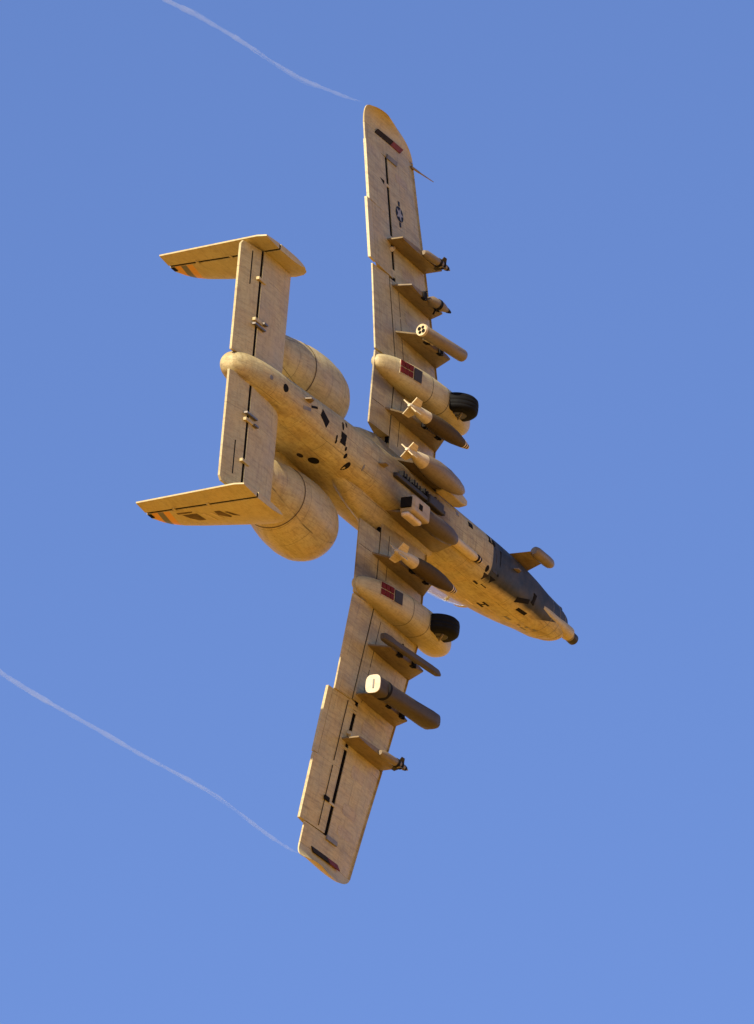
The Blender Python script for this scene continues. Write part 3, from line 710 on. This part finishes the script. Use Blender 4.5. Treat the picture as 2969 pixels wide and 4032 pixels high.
# ------------------------------------------------------------------ pylons
def pylon(y, xr, xf, zb_r, zb_f, th=.06, rake_r=.0, rake_f=.18, top=None, mat=None, name='weapon_pylon'):
    zt = dz(y) + .03
    rg = []
    for q in (0, .5, .92, 1.0):
        k = 1 - (.12 if q == 1.0 else 0)
        x0 = xf - rake_f * q; x1 = xr + rake_r * q; n = 10; up = []; lo = []
        for i in range(n + 1):
            f = i / n; h = th * k * (math.sin(math.pi * min(1, .04 + .96 * f)) ** .45 if 0 < f < 1 else .25)
            x = x0 + (x1 - x0) * f; z = zt + ((zb_f + (zb_r - zb_f) * f) - zt) * q
            up.append((x, y + h, z)); lo.append((x, y - h, z))
        rg.append(up + lo[::-1])
    V, Fc = loft(rg); return mk(name, V, Fc, mat or M['pylon'], jet)
def brace(y, x, z, w=.10, d=.10, mat='blackmark'):
    MB().box(x - .07, x + .07, y - w, y + w, z - d / 2, z + d / 2).tube((x, y - w, z), (x + .0, y - w * 1.3, z - d * .8), .02).tube((x, y + w, z), (x, y + w * 1.3, z - d * .8), .02).build('sway_brace', M[mat], jet, smooth=False, bevel=.01)
for s in (-1, 1):
    pylon(s * 5.58, -2.12, -.30, .04, .04, rake_f=.02)
    pylon(s * 4.57, -2.02, -.16, -.16, -.08, rake_r=.10, rake_f=.20)
    pylon(s * 3.50, -2.05, -.02, -.32, -.36, rake_r=.30, rake_f=.35, th=.065)
    pylon(s * 1.62, -2.45, .05, -.36, -.46, rake_r=.55, rake_f=.55, th=.075)
    for x in (-1.35, -.75): brace(s * 1.62, x, -.44, .09)
    for x in (-1.4, -.8): brace(s * 3.5, x, -.34, .08)
    for x in (-1.3, -.7): brace(s * 4.57, x, -.13, .08, .08)
pylon(-.56, -2.35, -.25, -.52, -.58, rake_r=.5, rake_f=.0, th=.11, mat=M['pod'])  # darker paint here carries the shade between bomb and belly
V, Fc = loft([[(x0, -.56 + a * w_, z) for x0, a in ((-.6, -1), (.25, -1), (.47, -.5), (.47, .5), (.25, 1), (-.6, 1))] for z, w_ in ((-.40, .16), (-.52, .13), (-.60, .10))])
mk('weapon_pylon', V, Fc, M['skin'], jet, bevel=.02)
pylon(.56, -2.2, .30, -.50, -.55, rake_r=.4, rake_f=.3, th=.09)
for s in (-1, 1):
    for x in (-1.3, -.8): brace(s * .56, x, -.54, .10, .08)

# ------------------------------------------------------------------ stores: each hangs from its pylon and is a thing of its own
def local(o_at):
    """returns a function turning aircraft coordinates into the thing's own"""
    ax, ay, az = o_at
    return lambda p: (p[0] - ax, p[1] - ay, p[2] - az)
def store(name, label, cat, tail, nose, group=None):
    e = thing(name, label, cat, group, at=tail)
    L = (Vector(nose) - Vector(tail)); return e, L.length, (0, 0, 0), tuple(L)
def fins(e, L, a, d, x0, x1, r0, r1, th, mat, rot0=45, n=4, sweep=.12, name='tail_fin'):
    D = Vector(d).normalized(); u = Vector((0, 1, 0)); u = (u - D * u.dot(D)).normalized(); w = D.cross(u)
    for k in range(n):
        t = R(rot0 + 360 / n * k); q = u * math.cos(t) + w * math.sin(t); nn = D.cross(q)
        pts = [D * x0 + q * r0, D * x1 + q * r0, D * (x1 - sweep) + q * r1, D * x0 + q * r1]
        MB().plate([p - nn * th / 2 for p in pts], nn * th).build(name, mat, e, smooth=False)
def guided_bomb(label, tail, nose, body, group=None, rings=True):
    e, L, a, d = store('guided_bomb', label, 'bomb', tail, nose, group)
    rev('bomb_body', [(.58, .11), (.75, .150), (1.1, .178), (1.45, .175), (1.75, .150), (L - .22, .098), (L - .18, .09)], a, d, body, e)
    rev('tail_kit', [(.0, .045), (.03, .065), (.25, .085), (.36, .115), (.66, .135), (.68, .12)], a, d, M['light'], e)
    fins(e, L, a, d, -.02, .32, .05, .225, .02, M['light'])
    rev('tail_cap', [(-.06, .03), (-.02, .055), (.02, .055)], a, d, M['cream'], e, n=16)
    x = L - .20
    for k, mm in enumerate(('nosering', 'blackmark', 'nosering', 'blackmark', 'nosering')):
        r = .095 - .010 * k
        rev('nose_ring', [(x + .045 * k, r * .98), (x + .045 * k + .006, r), (x + .045 * (k + 1) - .004, r - .006), (x + .045 * (k + 1), r - .014)], a, d, M[mm], e, n=20)
    return e
guided_bomb('dark olive bomb with pale finned tail between the starboard wheel pod and the fuselage', (-2.29, -1.62, -.58), (-.02, -1.62, -.74), M['olive'])
guided_bomb('dark olive bomb with pale finned tail between the port wheel pod and the fuselage', (-2.29, 1.62, -.56), (-.02, 1.62, -.74), M['olive'])
# starboard fuselage store: tan bomb, plain rounded nose
e, L, a, d = store('bomb', 'fat tan bomb with rounded nose and small pale tail fins under the starboard fuselage side', 'bomb', (-2.41, -.57, -.68), (-.05, -.57, -.76))
rev('bomb_body', [(.60, .15), (.75, .19), (1.15, .225), (1.55, .22), (1.95, .175), (2.2, .12), (L - .04, .07), (L, .03)], a, d, M['tan'], e)
rev('tail_kit', [(.0, .045), (.25, .08), (.40, .125), (.64, .16), (.66, .15)], a, d, M['light'], e)
fins(e, L, a, d, -.04, .28, .05, .20, .02, M['light'])
rev('tail_cap', [(-.07, .03), (-.03, .05), (.02, .05)], a, d, M['nosering'], e, n=16)
# port fuselage store: box tailed pod
e, L, a, d = store('equipment_pod', 'dark tan pod with boxy pale tail and black square opening under the port fuselage side', 'pod', (-2.33, .56, -.66), (-.12, .56, -.73))
rev('pod_body', [(.78, .17), (.9, .195), (1.5, .20), (1.85, .18), (2.05, .14), (L - .06, .09), (L, .03)], a, d, M['pod'], e)
bx = MB().box(.05, .80, -.19, .19, -.20, .14).build('pod_tail_box', M['box'], e, bevel=.05)
MB().box(.0, .06, -.12, .10, -.15, .09).build('tail_opening', M['hole'], bx, smooth=False)
MB().box(.28, .42, -.06, .06, -.212, -.19).build('side_opening', M['hole'], bx, smooth=False)
MB().box(.0, .62, .19, .30, -.12, .08).build('tail_tube', M['nosering'], e, bevel=.05)
# rocket pod, starboard
e, L, a, d = store('rocket_pod', 'slim tan cylindrical pod with open tubes in its bright rear face under the starboard wing', 'rocket pod', (-1.83, -3.53, -.45), (-.34, -3.53, -.66))
rev('pod_shell', [(.0, .125), (.02, .135), (1.42, .135), (1.47, .125), (1.50, .10)], a, d, M['tan'], e)
D = Vector(d).normalized(); u = Vector((0, 1, 0)); w = D.cross(u)
rev('rear_ring', [(-.03, .11), (-.035, .132), (.02, .142), (.03, .13)], a, d, M['light'], e)
rev('rear_face', [(-.028, .125), (-.02, .125)], a, d, M['light'], e)
for k in range(4):
    c = u * .062 * math.cos(R(90 * k + 30)) + w * .062 * math.sin(R(90 * k + 30))
    MB().tube(c - D * .034, c - D * .02, .044 if k % 2 else .036, .04, 16).build('launch_tube', M['hole'], e, smooth=False)
MB().tube(D * .25 + w * 0 + Vector((0, .08, .10)), D * .6 + Vector((0, .05, .13)), .04).build('pod_lug', M['light'], e)
# port outer-mid: broad jamming pod
e, L, a, d = store('jammer_pod', 'large dark jamming pod with blunt nose and bright cream rear plate under the port wing', 'pod', (-2.33, 4.55, -.31), (-.05, 4.55, -.53))
D = Vector(d).normalized()
rgs = []
for t, w_, h_ in ((.0, .20, .17), (.05, .20, .17), (.25, .20, .17), (.6, .17, .18), (1.4, .165, .19), (2.0, .175, .215), (2.2, .17, .21), (2.27, .14, .17)):
    c = D * t; rgs.append([(c.x, c.y + w_ * math.copysign(abs(math.cos(q)) ** .65, math.cos(q)), c.z + h_ * math.copysign(abs(math.sin(q)) ** .65, math.sin(q))) for q in [2 * math.pi * k / 28 for k in range(28)]])
V, Fc = loft(rgs); mk('pod_body', V, Fc, M['launcher'], e, ang=50)
V, Fc = loft([[(p[0] - .03, p[1], p[2]) for p in rgs[0]], [(p[0] - .005, p[1] * 1.0, p[2]) for p in rgs[0]]]); rp = mk('rear_plate', V, Fc, M['cream'], e)
MB().box(-.045, -.03, -.10, .10, -.03, .0).build('plate_handle', M['greymark'], rp, smooth=False)
rev('pod_band', [(.32, .20), (.33, .212), (.40, .212), (.41, .20)], a, d, M['blackmark'], e)
# port inner-outboard: empty rail launcher
e, L, a, d = store('missile_rail', 'long thin dark empty launcher rail under the port wing outboard of the wheel pod', 'launcher', (-2.34, 3.50, -.42), (-.06, 3.50, -.60))
D = Vector(d).normalized(); rgs = []
for t, w_, h_ in ((.0, .06, .045), (.06, .085, .07), (.3, .09, .085), (.5, .075, .065), (1.9, .075, .065), (2.15, .07, .055), (2.27, .03, .02)):
    c = D * t; rgs.append([(c.x, c.y + w_ * a1, c.z + h_ * b1) for a1, b1 in ((1, .6), (.6, 1), (-.6, 1), (-1, .6), (-1, -.6), (-.6, -1), (.6, -1), (1, -.6))])
V, Fc = loft(rgs); mk('rail_body', V, Fc, M['launcher'], e, ang=30)
for t in (.5, 1.0, 1.45): 
    c = D * t; MB().box(c.x - .06, c.x + .06, -.03, .03, c.z + .05, c.z + .12).build('rail_lug', M['steel'], e, smooth=False)
# slim training missiles on the outermost pylons
def slim(label, s, x0=-1.25, z0=.0):
    e, L, a, d = store('training_missile', label, 'missile', (x0, s * 5.60, z0), (-.20 if s > 0 else -.24, s * 5.60, -.10))
    rev('missile_body', [(0, .05), (.1, .085), (L - .32, .085), (L - .28, .07), (L - .14, .055), (L, .012)], a, d, M['tan'], e)
    for t, r in ((L - .48, .095), (L - .34, .09)): rev('missile_band', [(t, r * .9), (t + .005, r), (t + .07, r), (t + .075, r * .9)], a, d, M['blackmark'], e, n=20)
    rev('missile_band', [(L - .16, .056), (L - .155, .062), (L - .08, .046), (L - .075, .04)], a, d, M['blackmark'], e, n=16)
    fins(e, L, a, d, L - .42, L - .22, .06, .17, .014, M['dark'], name='canard', sweep=.10)
slim('slim training missile with dark canards on the outermost starboard pylon', -1)
slim('slim training missile with dark canards on the outermost port pylon', 1)
e, L, a, d = store('target_marker_pod', 'short cone-nosed pod with black tip on the second starboard pylon from the wing tip', 'pod', (-1.15, -4.57, -.16), (-.36, -4.57, -.27))
rev('pod_body', [(0, .04), (.12, .10), (.45, .105), (.52, .09), (L - .07, .03), (L - .06, .028)], a, d, M['tan'], e)
rev('pod_tip', [(L - .13, .046), (L - .12, .055), (L - .06, .04), (L, .02)], a, d, M['blackmark'], e, n=16)
rev('pod_band', [(.30, .10), (.31, .118), (.38, .118), (.39, .10)], a, d, M['blackmark'], e, n=20)
for yy in (-.10, .10): MB().tube(D * .42 + Vector((0, yy * .8, .08)), D * .47 + Vector((0, yy * 1.4, .16)), .02).build('pod_clamp', M['blackmark'], e)

# ------------------------------------------------------------------ wing-tip vapour trails
def unproj(u, v, depth):
    f = 30129.32; return CAM @ Vector(((u - 826) / f * depth, -(v - 1122) / f * depth, -depth))
vm = bpy.data.materials.new('vapour'); vm.use_nodes = True; nt = vm.node_tree; nt.nodes.clear()
out = nt.nodes.new('ShaderNodeOutputMaterial'); pv = nt.nodes.new('ShaderNodeVolumePrincipled')
pv.inputs['Color'].default_value = (.98, .95, .96, 1); pv.inputs['Density'].default_value = 2.1; pv.inputs['Anisotropy'].default_value = 0.1
nt.links.new(pv.outputs[0], out.inputs['Volume'])
def trail(pts, tip, label, r0, r1):
    d0 = -(CAM.inverted() @ (JET @ Vector(tip))).z
    P3 = []; acc = 0; prev = pts[0]
    # smooth resample
    fine = []
    for i in range(len(pts) - 1):
        p0 = pts[max(i - 1, 0)]; p1 = pts[i]; p2 = pts[i + 1]; p3 = pts[min(i + 2, len(pts) - 1)]
        for q in range(8):
            t = q / 8
            fine.append(tuple(.5 * (2 * b_ + (c_ - a_) * t + (2 * a_ - 5 * b_ + 4 * c_ - e_) * t * t + (-a_ + 3 * b_ - 3 * c_ + e_) * t**3) for a_, b_, c_, e_ in zip(p0, p1, p2, p3)))
    fine.append(pts[-1])
    for q in fine:
        acc += math.dist(q, prev) / 106.0; prev = q; P3.append(unproj(q[0], q[1], d0 - 1.3 * acc))
    n = len(P3); org = P3[0].copy(); rings = []
    for i, c in enumerate(P3):
        d = (P3[min(i + 1, n - 1)] - P3[max(i - 1, 0)]).normalized(); u = d.cross(Vector((0, 0, 1))).normalized(); w = d.cross(u)
        q = i / (n - 1); r = (r0 + (r1 - r0) * q) * min(1, .10 + q * 8) * (1 + .22 * math.sin(i * .53) * math.sin(i * .21 + 1) + .10 * math.sin(i * 1.7))
        rings.append([c - org + (u * math.cos(t) + w * math.sin(t)) * r for t in [2 * math.pi * k / 14 for k in range(14)]])
    V, Fc = loft(rings)
    mb = MB().add(V, Fc)
    for i0, i1, ph in ((int(n * .22), int(n * .50), 0.3), (int(n * .58), int(n * .93), 2.0)):
        rg = []
        for i in range(i0, i1 + 1):
            c = P3[i]; d = (P3[min(i + 1, n - 1)] - P3[max(i - 1, 0)]).normalized(); u = d.cross(Vector((0, 0, 1))).normalized(); w = d.cross(u)
            q = i / (n - 1); qq = math.sin(math.pi * (i - i0) / (i1 - i0)); off = (r0 + (r1 - r0) * q) * (1.15 + .5 * math.sin(i * .31 + ph))
            r_ = (r0 + (r1 - r0) * q) * .42 * qq + .003
            cc = c - org + (u * math.cos(i * .05 + ph) + w * math.sin(i * .05 + ph)) * off
            rg.append([cc + (u * math.cos(t) + w * math.sin(t)) * r_ for t in [2 * math.pi * k / 8 for k in range(8)]])
        mb.add(*loft(rg))
    o = mb.build('vapour_trail', vm); o.location = org
    tag(o, label, 'vapour trail', 'vapour trails streaming from the wing tips')
trail([(792, 223), (760, 213), (713, 195), (661, 173), (592, 133), (546, 102), (500, 73), (440, 39), (400, 18), (361, -1), (300, -32)], (-2.5, -8.3, .7),
      'thin white vapour trail curving away from the raised starboard wing tip', .036, .056)
trail([(660, 1872), (640, 1863), (613, 1847), (573, 1819), (521, 1779), (460, 1736), (385, 1694), (306, 1652), (232, 1609), (153, 1565), (88, 1528), (26, 1490), (0, 1473), (-60, 1438)], (-2.5, 8.3, .7),
      'thin white vapour trail curving away from the lower port wing tip', .034, .055)
print('SUN el', math.degrees(sun_el), 'az', math.degrees(sun_az))
